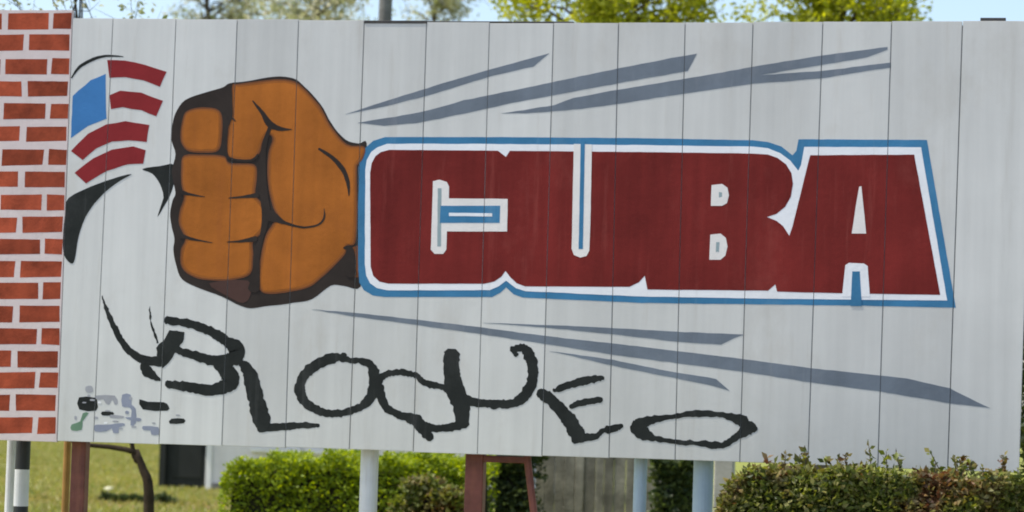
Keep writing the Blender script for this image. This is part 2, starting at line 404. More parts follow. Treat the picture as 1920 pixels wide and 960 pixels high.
def counter(pts, m, layer, smooth=0): return paint('letter_counter', pts, m, layer, smooth, .4)
counter([(812,340),(824,337),(838,341),(842,350),(842,372),(952,373),(951,434),(838,434),(837,468),(831,476),(815,476),(808,468)], M['ivory'], 4)
paint('letter_core', [(821,353),(828,353),(827,462),(820,462)], M['teal'], 4.6, 0, .4)
paint('letter_core', [(826,386),(938,386),(937,418),(825,418)], M['blue'], 5, 0, .5)
paint('letter_core', [(842,399),(923,400),(923,406),(842,405)], M['innerwhite'], 6, 0, .4)
counter([(1076,270),(1110,271),(1107,420),(1105,470),(1100,480),(1088,483),(1076,478),(1072,466)], M['ivory'], 4)
paint('letter_core', [(1089,264),(1097,264),(1093,467),(1085,467)], M['blue'], 5, 0, .4)
counter([(1334,347),(1354,345),(1364,352),(1367,366),(1363,381),(1354,386),(1333,386)], M['ivory'], 4)
paint('letter_core', [(1348,360),(1354,361),(1354,369),(1348,371)], M['teal'], 5, 0, .3)
counter([(1332,440),(1351,438),(1361,446),(1364,462),(1360,479),(1351,487),(1330,487)], M['ivory'], 4)
paint('letter_core', [(1343,454),(1349,454),(1348,472),(1342,472)], M['teal'], 5, 0, .3)
counter([(1611,350),(1615,349),(1619,385),(1624,438),(1597,438),(1605,385)], M['ivory'], 4)
counter([(1585,497),(1592,493),(1620,494),(1627,499),(1631,556),(1579,556)], M['innerwhite'], 4)
paint('letter_core', [(1598,509),(1612,509),(1616,574),(1595,574)], M['blue'], 5, 0, .4)

# the fist
F = TF(300, 120, .5)
sil = [(45,240),(58,185),(95,135),(175,105),(235,88),(262,72),(330,64),(430,47),(500,54),(542,85),(602,150),(642,222),(696,284),(745,298),(775,296),(765,420),(752,560),(748,700),(752,835),(690,832),(640,832),(570,882),(500,896),(405,908),(340,916),(300,906),(230,872),(150,842),(84,808),(60,752),(50,695),(54,655),(38,575),(46,515),(58,480),(44,405),(58,340),(43,285)]
paint('fist_outline', sil, M['dark'], 1, 4, .6, F, 'dark outline of the painted fist')
small = [(86,212),(98,182),(130,168),(170,165),(210,170),(230,196),(230,272),(218,322),(170,331),(110,326),(84,298),(79,255)]
hand = [(272,85),(266,180),(258,240),(250,330),(275,357),(340,360),(370,335),(387,290),(404,262),(424,280),(410,330),(405,400),(410,470),(426,535),(440,570),(425,600),(400,640),(384,700),(372,790),(378,847),(410,860),(490,852),(560,834),(602,802),(644,764),(692,712),(704,680),(730,668),(738,560),(736,400),(742,375),(760,352),(765,312),(700,302),(640,234),(600,162),(540,94),(500,66),(430,60),(300,76)]
fing = [(92,345),(170,342),(240,348),(262,374),(350,378),(362,420),(356,488),(386,530),(393,575),(386,625),(348,665),(348,720),(338,785),(280,806),(200,810),(130,798),(84,762),(80,700),(96,655),(74,600),(77,550),(92,500),(82,450),(82,390)]
def inset(pts, d):
    n = len(pts); A = sum(pts[i][0]*pts[(i+1) % n][1]-pts[(i+1) % n][0]*pts[i][1] for i in range(n)); s = 1 if A > 0 else -1; out = []
    for i in range(n):
        a, b = pts[i-1], pts[(i+1) % n]; dx, dy = b[0]-a[0], b[1]-a[1]; L = math.hypot(dx, dy)
        out.append((pts[i][0]-s*dy/L*d, pts[i][1]+s*dx/L*d))
    return out
for nm, poly in (('fist_finger', small), ('fist_hand', hand), ('fist_finger', fing)):
    paint(nm+'_edge', inset(poly, -2), M['brown'], 2, 4, .5, F)
    paint(nm+'_edge', inset(poly, 4), M['sienna'], 2.6, 4, .5, F)
    paint(nm, inset(poly, 11), M['orange'], 3.2, 4, 1.2, F)
paint('fist_patch', [(185,822),(330,812),(338,870),(310,896),(255,872)], M['umber'], 2, 3, .5, F)  # umber and brown patches of the mural's own paint
paint('fist_patch', [(716,690),(742,680),(744,800),(716,800)], M['brown'], 2, 0, .5, F)
strokes('fist_crease', [
    [(348,138,5),(385,185,16),(412,226,26),(450,243,17),(494,246,3)],
    [(412,240,14),(392,300,18),(386,360,22),(386,440,28),(394,520,32),(398,565,32),(384,640,17),(364,710,24),(360,780,30),(352,845,44)],
    [(398,565,46),(430,576,34),(470,596,13),(540,613,8),(595,602,8),(616,576,7),(616,543,3)],
    [(596,318,9),(650,354,15),(690,402,18),(706,452,13),(709,494,3)],
    [(82,482,18),(118,490,9),(168,498,3)], [(366,492,20),(320,498,11),(258,503,3)],
    [(78,644,18),(128,658,9),(196,670,3)], [(360,655,20),(310,664,11),(252,668,3)],
    [(264,80,8),(266,190,14),(252,240,8),(250,330,7),(272,357,8),(340,362,8),(368,340,8)],
    [(255,190,16),(285,215,3)], [(690,690,8),(712,700,30),(716,790,40)]], M['dark'], 5, F, .6)

# the striped top hat (only the hat of the figure)
P2 = TF(0, 0, .5)
strokes('hat_edge', [[(268,292,5),(298,252,11),(350,222,12),(400,210,9),(462,212,3)]], M['black'], 1, P2, .5)
for poly in ([(403,225),(470,226),(545,243),(624,270),(600,326),(540,301),(470,290),(410,292)],
             [(410,358),(450,341),(530,348),(610,378),(586,436),(530,414),(460,402),(416,410)],
             [(266,566),(330,502),(400,466),(470,455),(560,468),(550,532),(480,526),(420,532),(362,556),(310,600)],
             [(280,648),(350,592),(420,561),(500,549),(547,563),(537,613),(480,616),(400,642),(322,688)]):
    paint('hat_stripe', poly, M['hatred'], 1, 0, 1.0, P2)
paint('hat_panel', [(396,278),(340,300),(272,360),(266,518),(330,472),(399,445)], M['hatblue'], 1, 0, 1.0, P2)
paint('hat_brim', [(258,742),(340,700),(420,671),(494,653),(432,690),(372,742),(322,812),(294,890),(284,955),(272,988),(246,968),(236,930),(238,860),(246,790)], M['black'], 2.5, 3, .8, P2)
paint('hat_brim', [(533,634),(600,622),(655,618),(652,690),(628,752),(590,812),(612,742),(600,690),(572,652)], M['black'], 1, 3, .8, P2)

# grey speed streaks
G = lambda pts: paint('speed_streak', pts, M['grey'], 1.2, 0, 1.0)
G([(648,214),(700,197),(830,156),(920,130),(1030,100),(1000,125),(920,143),(800,180),(720,200)])
G([(670,230),(740,219),(800,208),(870,188),(960,170),(1160,128),(1285,104),(1307,101),(1290,133),(1160,156),(960,193),(870,213),(780,231),(720,236)])
G([(940,213),(1040,197),(1075,184),(1160,168),(1285,148),(1412,125),(1540,104),(1664,88),(1664,93),(1625,108),(1540,122),(1425,141),(1540,133),(1671,117),(1671,126),(1540,147),(1412,157),(1285,175),(1160,195),(1090,204),(1000,212)])
G([(585,580),(660,586),(780,599),(905,614),(1030,631),(1150,644),(1285,660),(1400,674),(1520,690),(1650,704),(1700,709),(1780,728),(1856,765),(1780,756),(1650,734),(1520,717),(1400,698),(1285,683),(1150,665),(1030,646),(905,627),(780,609),(660,593)])
G([(905,605),(1020,609),(1150,615),(1270,622),(1396,627),(1376,634),(1352,646),(1270,641),(1150,627),(1020,614)])
G([(1030,658),(1150,675),(1265,698),(1343,710),(1368,733),(1330,722),(1265,709),(1150,686)])

# B L O Q U E O
A = TF(0, 480, .5); B = TF(480, 480, .5); D = TF(960, 480, .5)
K = M['black']
strokes('letter_flourish', [[(383,150,4),(400,200,14),(430,270,22),(470,340,26),(530,385,32),(606,398,38)], [(538,405,26),(556,436,40),(600,466,10)], [(562,190,4),(566,250,7),(592,325,8)]], K, 1.0, A, 1.8)
strokes('letter', [[(624,240,26),(720,257,28),(800,287,32),(852,322,36),(888,350,54),(880,396,46)],
    [(648,346,24),(720,370,30),(800,392,34),(866,390,48)], [(806,396,28),(850,432,54),(864,465,60),(844,490,48),(780,502,36),(700,490,32),(626,479,24)]], K, 1.5, A, 2.4,
    polys=[[(586,342),(612,318),(636,278),(690,284),(686,322),(660,358),(640,392),(612,420),(590,388)]], label='black hand-brushed letter B')
strokes('letter', [[(455,681,16),(468,702,27),(478,740,30),(490,785,33),(494,806,18)], [(486,803,16),(530,800,14),(568,797,12),(598,798,6)]], K, 1.5, None, 2.2, label='black hand-brushed letter L')
strokes('letter', [([(290,382,34),(220,412,36),(172,462,32),(166,512,36),(192,555,30),(262,590,26),(332,586,24),(402,560,28),(444,500,42),(440,432,34),(420,402,26),(336,388,18)], True), [(328,386,22),(330,368,20)]], K, 1.5, B, 2.4, label='first black hand-brushed letter O')
strokes('letter', [[(446,480,34),(480,448,24),(530,436,20),(592,446,20),(640,478,22),(704,492,22),(745,530,40)], [(462,488,30),(480,556,28),(530,592,24),(592,612,36),(640,640,30),(700,647,24),(765,632,34)], [(596,608,38),(622,645,40),(656,684,26)]], K, 1.5, B, 2.4, label='black hand-brushed letter Q')
strokes('letter', [[(735,362,50),(733,430,52),(746,500,62),(768,560,58),(774,634,46)], [(770,535,40),(830,550,28),(900,556,28),(962,552,30),(1000,530,36),(1032,482,36),(1038,424,36),(1024,372,36),(1000,345,28),(958,348,18)], [(958,350,14),(978,372,14)]], K, 1.5, B, 2.4, label='black hand-brushed letter U')
strokes('letter', [[(100,514,26),(122,522,40),(160,552,40),(212,612,48),(244,664,50),(268,684,36)], [(232,686,34),(310,676,22),(350,650,14),(412,638,18)], [(354,652,26),(404,644,18)], [(158,504,18),(240,476,26),(300,462,26),(342,457,14)], [(218,564,14),(280,546,24),(336,538,16)]], K, 1.5, D, 2.4, label='black hand-brushed letter E')
strokes('letter', [[(458,638,40),(492,664,46),(540,685,20),(640,700,16),(760,706,24),(792,710,20),(850,672,28),(888,646,46),(916,646,18)], [(462,636,38),(520,616,30),(600,603,16),(700,590,24),(800,598,20),(872,622,42)]], K, 1.5, D, 2.4, label='last black hand-brushed letter O')

# small painted marks in the lower left corner
S = TF(100, 700, 1/6)
sig = lambda pts, m, amp=.5: paint('signature_mark', pts, m, 1.3, 2, amp*1.6, S)
sig([(365,150),(430,140),(450,190),(430,215),(370,210)], M['palegrey'])
sig([(290,270),(470,275),(495,330),(480,420),(295,410)], M['black'])
sig([(480,250),(690,250),(725,340),(690,350),(665,295),(630,350),(590,340),(560,290),(500,300)], M['palegrey'])
sig([(775,240),(870,240),(880,350),(925,400),(930,560),(870,585),(880,420),(840,380),(775,370)], M['bluegrey'])
sig([(970,290),(1060,320),(1240,325),(1295,365),(1280,420),(1010,405)], M['black'])
sig([(1330,510),(1470,510),(1470,560),(1310,565)], M['black'])
sig([(548,430),(670,432),(672,470),(552,475)], M['black'])
sig([(650,465),(785,480),(782,505),(640,500)], M['palegrey'])
sig([(330,450),(400,450),(330,540),(320,635),(205,640),(205,575),(300,540)], M['green'])
sig([(470,580),(600,580),(780,560),(800,590),(740,610),(735,670),(675,670),(660,620),(600,650),(470,655)], M['bluegrey'])
sig([(810,490),(980,505),(975,540),(880,530)], M['bluegrey'])
sig([(1010,595),(1180,605),(1185,690),(1100,690),(1090,645),(1015,640)], M['bluegrey'])

for (x, y, w, h, m) in ((440,300,60,24,'palegrey'),(520,330,40,22,'innerwhite'),(610,420,60,20,'palegrey'),(700,540,70,22,'palegrey'),(560,640,50,26,'bluegrey'),(830,440,44,40,'bluegrey'),(905,600,60,24,'palegrey'),(400,250,36,26,'palegrey'),(480,500,50,30,'palegrey'),(250,500,30,46,'palegrey'),(760,620,46,24,'palegrey'),(1130,560,40,18,'palegrey'),(1400,470,50,16,'palegrey'),(870,280,34,40,'palegrey'),(590,560,44,20,'innerwhite'),(350,330,50,16,'palegrey')):
    paint('signature_mark', [(x-w/2, y-h*.3), (x, y-h/2), (x+w/2, y-h*.2), (x+w*.35, y+h/2), (x-w*.4, y+h*.4)], M[m], 1.9, 0, .4, S)

# ------------------------------------------------------------------ things beside and behind the board
M['bandblack'] = mat('black_band_paint', (.03, .032, .035), .5, .2, 6)
M['bandwhite'] = mat('white_band_paint', (.68, .68, .70), .5, .1, 6, streak=.1)
Yp = .45
p = at(41, 900, Yp); w = (at(54, 900, Yp).x-at(28, 900, Yp).x)/2
sp = tag(empty('striped_post', (p.x, Yp, 0)), 'post banded black and white under the painted bricks at far left', 'post')
zs = [Z0+.5, Z0+.18, at(41, 880, Yp).z, at(41, 949, Yp).z]; z = zs[-1]; st = zs[2]-zs[3]
while z-st > .0: z -= st; zs.append(z)
zs.append(-.02)
for i in range(len(zs)-1):
    bm = bmesh.new(); tube(bm, [(p.x, Yp, zs[i+1]), (p.x, Yp, zs[i])], w*(1 if i % 2 else 1.004), 20)
    bm_obj('band', bm, M['bandblack'] if i % 2 else M['bandwhite'], sp)
bm = bmesh.new(); tube(bm, [(p.x, Yp, zs[0]), (p.x, Yp, zs[0]+.012), (p.x, Yp, zs[0]+.02)], [w*1.05, w*1.05, w*.6], 20); bm_obj('cap', bm, M['bandblack'], sp)
p = at(19, 900, .7); gp = tag(empty('plain_pole', (p.x, .7, 0)), 'slim pale grey pole left of the banded post', 'pole')
bm = bmesh.new(); tube(bm, [(p.x, .7, -.02), (p.x, .7, 2.6)], .026, 14); bm_obj('shaft', bm, M['bandwhite'], gp)
bm = bmesh.new(); tube(bm, [(p.x, .7, 0), (p.x, .7, .03)], .07, 14); bm_obj('base_plate', bm, M['gal'], gp)
# ochre pole behind the rust post
M['ochre'] = mat('ochre_paint', (.36, .19, .05), .6, .2, 6)
p = at(124, 900, .9); op = tag(empty('ochre_pole', (p.x, .9, 0)), 'thin ochre pole just left of the rust red post', 'pole')
bm = bmesh.new(); tube(bm, [(p.x, .9, -.02), (p.x, .9, 2.2)], .022, 12); bm_obj('shaft', bm, M['ochre'], op)
bm = bmesh.new(); tube(bm, [(p.x, .9, 0), (p.x, .9, .03)], .06, 12); bm_obj('base_plate', bm, M['gal'], op)
# utility pole
M['pole'] = mat('weathered_pole', (.16, .155, .15), .8, .25, 6, .4, 30)
Yu = 16; pt = at(723, 5, Yu)
up_ = tag(empty('utility_pole', (pt.x, Yu, 0)), 'dark grey utility pole rising behind the top edge of the board', 'utility pole')
bm = bmesh.new(); tube(bm, [(pt.x, Yu, -.02), (pt.x, Yu, 9.2)], [.10, .07], 16); bm_obj('shaft', bm, M['pole'], up_)
bm = bmesh.new(); box(bm, pt.x-.8, pt.x+.8, Yu-.13, Yu-.085, 8.7, 8.82, .006); ca = bm_obj('crossarm', bm, M['pole'], up_)
for dx in (-.7, -.25, .25, .7):
    bm = bmesh.new(); tube(bm, [(pt.x+dx, Yu-.11, 8.821), (pt.x+dx, Yu-.11, 8.86), (pt.x+dx, Yu-.11, 8.9), (pt.x+dx, Yu-.11, 8.96)], [.02, .045, .03, .02], 10); bm_obj('insulator', bm, M['postwhite'], up_)

# house far behind
M['plaster'] = mat('pale_plaster', (.70, .66, .65), .8, .08, 1.5, .15, 20, .2, streak=.08)
M['roof'] = mat('clay_roof', (.30, .13, .08), .8, .25, 4, .3, 20)
M['darkdoor'] = mat('charcoal_door_paint', (.016, .018, .016), .8, .2, 3)
M['dkglass'] = mat('dark_glass', (.03, .035, .04), .1, .1, 3, spec=.6)
M['trim'] = mat('trim_white', (.72, .70, .69), .6, .06, 3)
Yh = 31.0
xL, xD, xW, xR = at(309, 900, Yh).x, at(385, 900, Yh).x, at(397, 900, Yh).x, at(668, 900, Yh).x+2.6
hs = tag(empty('house', ((xL+xR)/2, Yh+3, 0)), 'pale plastered house with dark door behind the clipped hedge', 'house')
bm = bmesh.new(); box(bm, xW, xR, Yh, Yh+.2, 0, 3.0); box(bm, xL, xW, Yh, Yh+.2, 2.35, 3.0)
box(bm, xL-.12, xL+.08, Yh+.203, Yh+6, 0, 3.0); box(bm, xR-.2, xR, Yh+.203, Yh+6, 0, 3.0); box(bm, xL+.083, xR-.203, Yh+5.8, Yh+6, 0, 3.0)
bm_obj('wall', bm, M['plaster'], hs)
bm = bmesh.new(); box(bm, xL, xD, Yh+.07, Yh+.12, .05, 2.3, .004); dr = bm_obj('door', bm, M['darkdoor'], hs)
for z0, z1 in ((.2, 1.0), (1.15, 2.15)):
    bm = bmesh.new(); box(bm, xL+.1, xD-.1, Yh+.055, Yh+.069, z0, z1, .004); bm_obj('panel', bm, M['darkdoor'], dr)
bm = bmesh.new(); box(bm, xD-.1, xD-.06, Yh+.02, Yh+.068, 1.0, 1.12, .003); bm_obj('handle', bm, M['gal'], dr)
bm = bmesh.new(); box(bm, xL-.12, xL-.003, Yh, Yh+.2, 0, 3.0, .004); bm_obj('door_frame', bm, M['darkdoor'], hs)
bm = bmesh.new(); box(bm, xD+.005, xW-.003, Yh-.03, Yh+.12, 0, 2.345, .005); bm_obj('door_frame', bm, M['trim'], hs)
bm = bmesh.new(); box(bm, xW+.02, xR+.05, Yh-.04, Yh-.003, 0, .13, .006); bm_obj('plinth', bm, M['pole'], hs)
for pxw in (486, 590):
    xw = at(pxw, 850, Yh).x
    bm = bmesh.new(); box(bm, xw-.1, xw+.75, Yh-.03, Yh-.004, .78, 2.0, .005); wn_ = bm_obj('window', bm, M['trim'], hs)
    for k in range(2):
        bm = bmesh.new(); box(bm, xw-.04+k*.37, xw+.29+k*.37, Yh-.042, Yh-.031, .84, 1.94, .003); bm_obj('pane', bm, M['dkglass'], wn_)
    bm = bmesh.new(); box(bm, xw-.14, xw+.79, Yh-.09, Yh-.004, .70, .777, .005); bm_obj('sill', bm, M['trim'], wn_)
bm = bmesh.new()
r0 = [bm.verts.new(c) for c in ((xL-.5, Yh-.5, 3.003), (xR+.4, Yh-.5, 3.003), (xR+.4, Yh+6.5, 3.003), (xL-.5, Yh+6.5, 3.003))]
r1 = [bm.verts.new(c) for c in ((xL+1.2, Yh+3, 4.2), (xR-1.2, Yh+3, 4.2))]
bm.faces.new(r0[::-1]); bm.faces.new((r0[0], r0[1], r1[1], r1[0])); bm.faces.new((r0[2], r0[3], r1[0], r1[1])); bm.faces.new((r0[3], r0[0], r1[0])); bm.faces.new((r0[1], r0[2], r1[1]))
bm_obj('roof', bm, M['roof'], hs)

# weathered board fence seen between the posts
M['oldwood'] = mat('weathered_boards', (.27, .25, .19), .85, .3, 5, .4, 30, .15, objvar=.35, streak=.25)
Yf = 13.0; xa, xb = at(1004, 900, Yf).x, at(1300, 900, Yf).x
fn = tag(empty('board_fence', ((xa+xb)/2, Yf, 0)), 'weathered grey upright board fence behind the pale blue posts', 'fence')
x = xa; k = 0
while x < xb:
    w = rnd.uniform(.085, .125); bm = bmesh.new(); dz = rnd.uniform(-.03, .03); y = Yf+rnd.uniform(-.008, .008)
    box(bm, x, x+w, y, y+.02, 0, 1.42+dz, .004); bm_obj('board', bm, M['oldwood'], fn); x += w+rnd.uniform(.001, .007); k += 1
for z in (.3, 1.1):
    bm = bmesh.new(); box(bm, xa, xb, Yf+.03, Yf+.08, z, z+.08, .004); bm_obj('rail', bm, M['oldwood'], fn)
# concrete pillar
Yq = 9.0; a, b = at(1338, 900, Yq).x, at(1374, 900, Yq).x
pl = tag(empty('gate_pillar', ((a+b)/2, Yq, 0)), 'pale concrete pillar right of the thicker pale blue post', 'pillar')
bm = bmesh.new(); box(bm, a, b, Yq, Yq+b-a, 0, 1.9, .01); bm_obj('shaft', bm, M['concrete'], pl)
bm = bmesh.new(); box(bm, a-.03, b+.03, Yq-.03, Yq+b-a+.03, 1.903, 1.96, .008); bm_obj('cap', bm, M['concrete'], pl)

# ------------------------------------------------------------------ vegetation
def leaves_mesh(name, pos, size, nrm_bias=None, seed=1, up_=.35, aspect=.55):
    """one mesh of small folded leaves (4 triangles each) at the points pos"""
    r = np.random.default_rng(seed); n = len(pos); pos = np.asarray(pos)
    d = r.normal(size=(n, 3)); d[:, 2] = d[:, 2]*.6+up_; d /= np.linalg.norm(d, axis=1)[:, None]
    q = r.normal(size=(n, 3)); s = np.cross(d, q); s /= np.linalg.norm(s, axis=1)[:, None]; nn = np.cross(d, s)
    L = (size*(.6+.8*r.random(n)))[:, None] if np.isscalar(size) else (size*(.6+.8*r.random(n)))[:, None]
    w = L*aspect*.5
    v = np.stack([pos, pos+d*L*.45+s*w+nn*w*.35, pos+d*L, pos+d*L*.45-s*w+nn*w*.35, pos+d*L*.5], 1).reshape(-1, 3)
    i = (np.arange(n)*5)[:, None]
    f = np.concatenate([i+[0, 1, 4], i+[1, 2, 4], i+[2, 3, 4], i+[3, 0, 4]], 1).reshape(-1, 3)
    me = bpy.data.meshes.new(name); me.vertices.add(len(v)); me.vertices.foreach_set('co', v.astype(np.float32).ravel())
    me.loops.add(f.size); me.loops.foreach_set('vertex_index', f.astype(np.int32).ravel())
    me.polygons.add(len(f)); me.polygons.foreach_set('loop_start', np.arange(0, f.size, 3, dtype=np.int32))
    me.update(calc_edges=True); me.validate(); return me
M['bark'] = mat('grey_brown_bark', (.12, .095, .07), .9, .3, 8, .6, 25, .1)
M['darkbark'] = mat('dark_bark', (.045, .032, .022), .9, .3, 8, .6, 25, .1)
M['leaf_lit'] = leaf_mat('fresh_green_leaves', [(.18, .22, .02), (.30, .34, .03), (.40, .42, .05), (.25, .30, .03)], .5)
M['leaf_pale'] = leaf_mat('pale_olive_leaves', [(.26, .27, .13), (.38, .38, .25), (.20, .24, .08), (.54, .52, .42)], .5)
M['leaf_hedge'] = leaf_mat('clipped_hedge_leaves', [(.13, .19, .018), (.24, .32, .02), (.32, .38, .03), (.17, .24, .02)], .45)
M['leaf_croton'] = leaf_mat('croton_leaves', [(.04, .06, .014), (.10, .13, .02), (.18, .21, .03), (.30, .28, .12)], .35,
                            [(.08, .04, .02), (.18, .08, .03), (.13, .12, .03), (.34, .24, .12)], 4.0)
M['leaf_dark'] = leaf_mat('dark_shrub_leaves', [(.025, .045, .015), (.05, .075, .02), (.08, .10, .03), (.03, .05, .02)], .35)
M['core'] = mat('dense_twigs', (.035, .032, .018), .95, .4, 12, .6, 30, .05)

def tree(name, base, height, crown_c, crown_r, nclump, per, leaf, m, label, seed, bark='bark', trad=.13, lean=(0, 0), clump_r=.45, path=None, limb=None):
    r = np.random.default_rng(seed); b = Vector(base); cc = Vector(crown_c)
    t = tag(empty(name, base), label, 'tree')
    top = cc + Vector((0, 0, crown_r[2]*.55))
    pts = []; n = 8
    for i in range(n+1):
        k = i/n; p = b.lerp(top, k); s = math.sin(k*math.pi)
        p += Vector((lean[0]*s + .10*math.sin(3*k+seed), lean[1]*s + .08*math.cos(4*k+seed), 0))*(k > 0)
        pts.append(p)
    if path:
        pp = crom([tuple(b)]+[tuple(q) for q in path]+[tuple(top)], 4, False); pts = [Vector(p) for p in pp]; n = len(pts)-1
    pts[0].z -= .03
    bm = bmesh.new(); tube(bm, pts, [trad*(1.35-1.1*k/n) if k else trad*1.6 for k in range(n+1)], 10)
    bm_obj('trunk', bm, M[bark], t, smooth=True)
    # limbs run from the trunk to clump centres
    cl = []; limbs = bmesh.new()
    if limb: tube(limbs, limb, [trad*.75]+[trad*(.7-.35*i/len(limb)) for i in range(1, len(limb))], 8)
    for i in range(nclump):
        while True:
            q = r.uniform(-1, 1, 3); L = np.linalg.norm(q)
            if .25 < L < 1: break
        q = q*(.55+.45*L)
        c = cc + Vector((q[0]*crown_r[0], q[1]*crown_r[1], q[2]*crown_r[2]))
        if c.z > b.z+1.2: cl.append(c)
    for c in cl:
        k = min(.97, max(.35, (c.z-b.z-.4*(c-cc).length)/(top.z-b.z))); j = int(k*n); s0 = pts[j].lerp(pts[min(n, j+1)], k*n-j)
        mid = s0.lerp(c, .5)+Vector((r.normal()*.1, r.normal()*.1, .15)); ra = trad*.28
        tube(limbs, [s0, mid, c], [ra, ra*.6, ra*.2], 6)
        for u in range(3):
            e = c+Vector(r.normal(size=3)*clump_r*.8); tube(limbs, [mid.lerp(c, .6), e], [ra*.3, ra*.1], 4, False)
    bm_obj('limbs', limbs, M[bark], t, smooth=True)
    pos = []
    for c in cl:
        k = int(per*r.uniform(.5, 1.4)); d = r.normal(size=(k, 3)); d /= np.linalg.norm(d, axis=1)[:, None]
        d *= (r.random(k)**.45)[:, None]*clump_r*r.uniform(.7, 1.35)*np.array([1.15, 1.15, .8]); pos.append(np.array(c)+d)
    pos = np.concatenate(pos)
    link('crown', leaves_mesh('crown', pos, leaf, seed=seed), M[m], t)
    return t
def ground_at(px, Y):  # a foot point straight below the pixel column, following the picture's tilt
    p = at(px, 900, Y); return (p.x, Y, 0)
# bright green crowns above the board
c = at(1135, 20, 20); tree('tree', (c.x-.15, 20.2, 0), 8, c, (1.55, 1.6, 1.5), 62, 260, .085, 'leaf_lit', 'bright green leafy tree above the middle of the board, behind the U and B', 3, trad=.11, clump_r=.36)
c = at(1560, 35, 21); tree('tree', (c.x+.1, 21.2, 0), 8, c, (1.25, 1.4, 1.15), 50, 260, .085, 'leaf_lit', 'bright green leafy tree above the right part of the board, behind the A', 5, trad=.11, clump_r=.34)
# open, pale crowns to the left
c = at(70, -20, 7); tree('tree', ground_at(284, 7), 5, c+Vector((.25, 0, 0)), (1.0, .8, .75), 17, 60, .06, 'leaf_pale', 'thin dark-trunked tree with twiggy crown above the painted bricks', 11, 'darkbark', .038, (.28, 0), .25,
     path=[at(279, 925, 7), at(268, 880, 7), at(256, 846, 7), at(240, 780, 7)], limb=[at(257, 849, 7), at(236, 843, 7), at(205, 838, 7), at(160, 834, 7), at(120, 822, 6.9)])
c = at(390, 5, 42); tree('tree', (c.x, 42.5, 0), 11, c, (1.7, 1.6, 1.2), 26, 110, .11, 'leaf_pale', 'sparse pale olive tree above the fist, left of the utility pole', 13, trad=.14, clump_r=.42)
c = at(590, 18, 40); tree('tree', (c.x, 40.5, 0), 10, c, (1.25, 1.3, 1.0), 24, 130, .11, 'leaf_pale', 'small sparse tree just left of the utility pole', 17, trad=.12, clump_r=.40)
c = at(815, 5, 44); tree('tree', (c.x-.2, 44.5, 0), 10, c, (1.1, 1.2, 1.2), 20, 110, .11, 'leaf_pale', 'sparse pale tree just right of the utility pole', 19, trad=.12, clump_r=.40)

def hedge(name, x0, x1, y0, y1, ztop, n, leaf, m, label, seed, zlow=.05, rough=.05, shoots=0, cat='hedge', profile=None, topbias=.5):
    r = np.random.default_rng(seed)
    t = tag(empty(name, ((x0+x1)/2, (y0+y1)/2, 0)), label, cat)
    def zt(x): return ztop if profile is None else ztop+np.interp(x, *profile)
    # dense inner twigs
    bm = bmesh.new(); nx = max(4, int((x1-x0)/.12)); ins = .09
    prof = []
    for i in range(nx+1):
        x = x0+ins+(x1-x0-2*ins)*i/nx; ring = []
        zz = float(zt(x))-ins*1.1
        for (yy, z) in ((y0+ins, 0), (y0+ins, zz*.5), (y0+ins+.02, zz-.05), ((y0+y1)/2, zz), (y1-ins-.02, zz-.05), (y1-ins, 0)):
            j = .04*noise.noise((x*6, yy*6, z*6+seed)); ring.append(bm.verts.new((x+j, yy+j, max(0, z+j))))
        prof.append(ring)
    for i in range(nx):
        for k in range(5): bm.faces.new((prof[i][k], prof[i+1][k], prof[i+1][k+1], prof[i][k+1]))
    bm.faces.new(prof[0]); bm.faces.new(prof[-1][::-1])
    bm_obj('twigs', bm, M['core'], t)
    # leaves near the surface
    x = r.uniform(x0, x1, n); face = r.random(n); y = np.empty(n); z = np.empty(n); Z = zt(x)*np.ones(n)
    bump = np.array([noise.noise((a*3.3, seed, 0))*rough*1.6+noise.noise((a*9, seed, 5))*rough for a in x])
    Z = Z+bump
    tp = face < topbias; fr = (face >= topbias) & (face < .93); bk = face >= .93
    dep = np.abs(r.normal(size=n))*.07
    y[tp] = r.uniform(y0, y1, tp.sum()); z[tp] = Z[tp]-dep[tp]-.03
    ed = np.minimum(np.abs(y-y0), np.abs(y1-y)); z[tp] -= np.where(ed[tp] < .1, (.1-ed[tp])*.6, 0)
    y[fr] = y0+dep[fr]; z[fr] = Z[fr]*(1-(r.random(fr.sum())**1.3)*(1-zlow/ztop))
    y[bk] = y1-dep[bk]; z[bk] = Z[bk]*r.uniform(.3, 1, bk.sum())
    y += np.array([noise.noise((a*4, b*4, 2))*.08 for a, b in zip(x, z)])
    pos = np.stack([x, y, z], 1)
    if shoots:
        ex = []; sb = bmesh.new()
        for i in range(shoots):
            sx = r.uniform(x0+.05, x1-.05); sy = r.uniform(y0+.05, y1-.05); h = .02+.13*r.random()**2; zz = float(zt(sx)); lx, ly = r.normal(size=2)*.25*h
            tube(sb, [(sx, sy, zz-.12), (sx+lx*.4, sy+ly*.4, zz-.03+h*.4), (sx+lx, sy+ly, zz-.03+h)], [.004, .003, .0015], 5)
            for k in range(int(9+h*110)):
                q = r.random(); ex.append((sx+lx*q+r.normal()*.004, sy+ly*q+r.normal()*.004, zz-.05+(h+.02)*q))
        pos = np.concatenate([pos, np.array(ex)])
        tag(bm_obj('stems', sb, M['bark'], t), kind='stuff')
    link('foliage', leaves_mesh('foliage', pos, leaf, seed=seed), M[m], t)
    return t
# clipped yellow-green hedge behind the board
Yb = 10.0; x0, x1 = at(412, 900, Yb).x, at(884, 900, Yb).x; zt_ = at(560, 856, Yb).z
hedge('clipped_hedge', x0, x1, Yb, Yb+1.3, zt_, 26000, .045, 'leaf_hedge', 'clipped yellow-green hedge lit by the sun behind the white post', 21, profile=([x0, x0+.08, x0+.25, x0+.55, x1], [-.3, -.14, -.06, 0, .03]), topbias=.55, rough=.11)
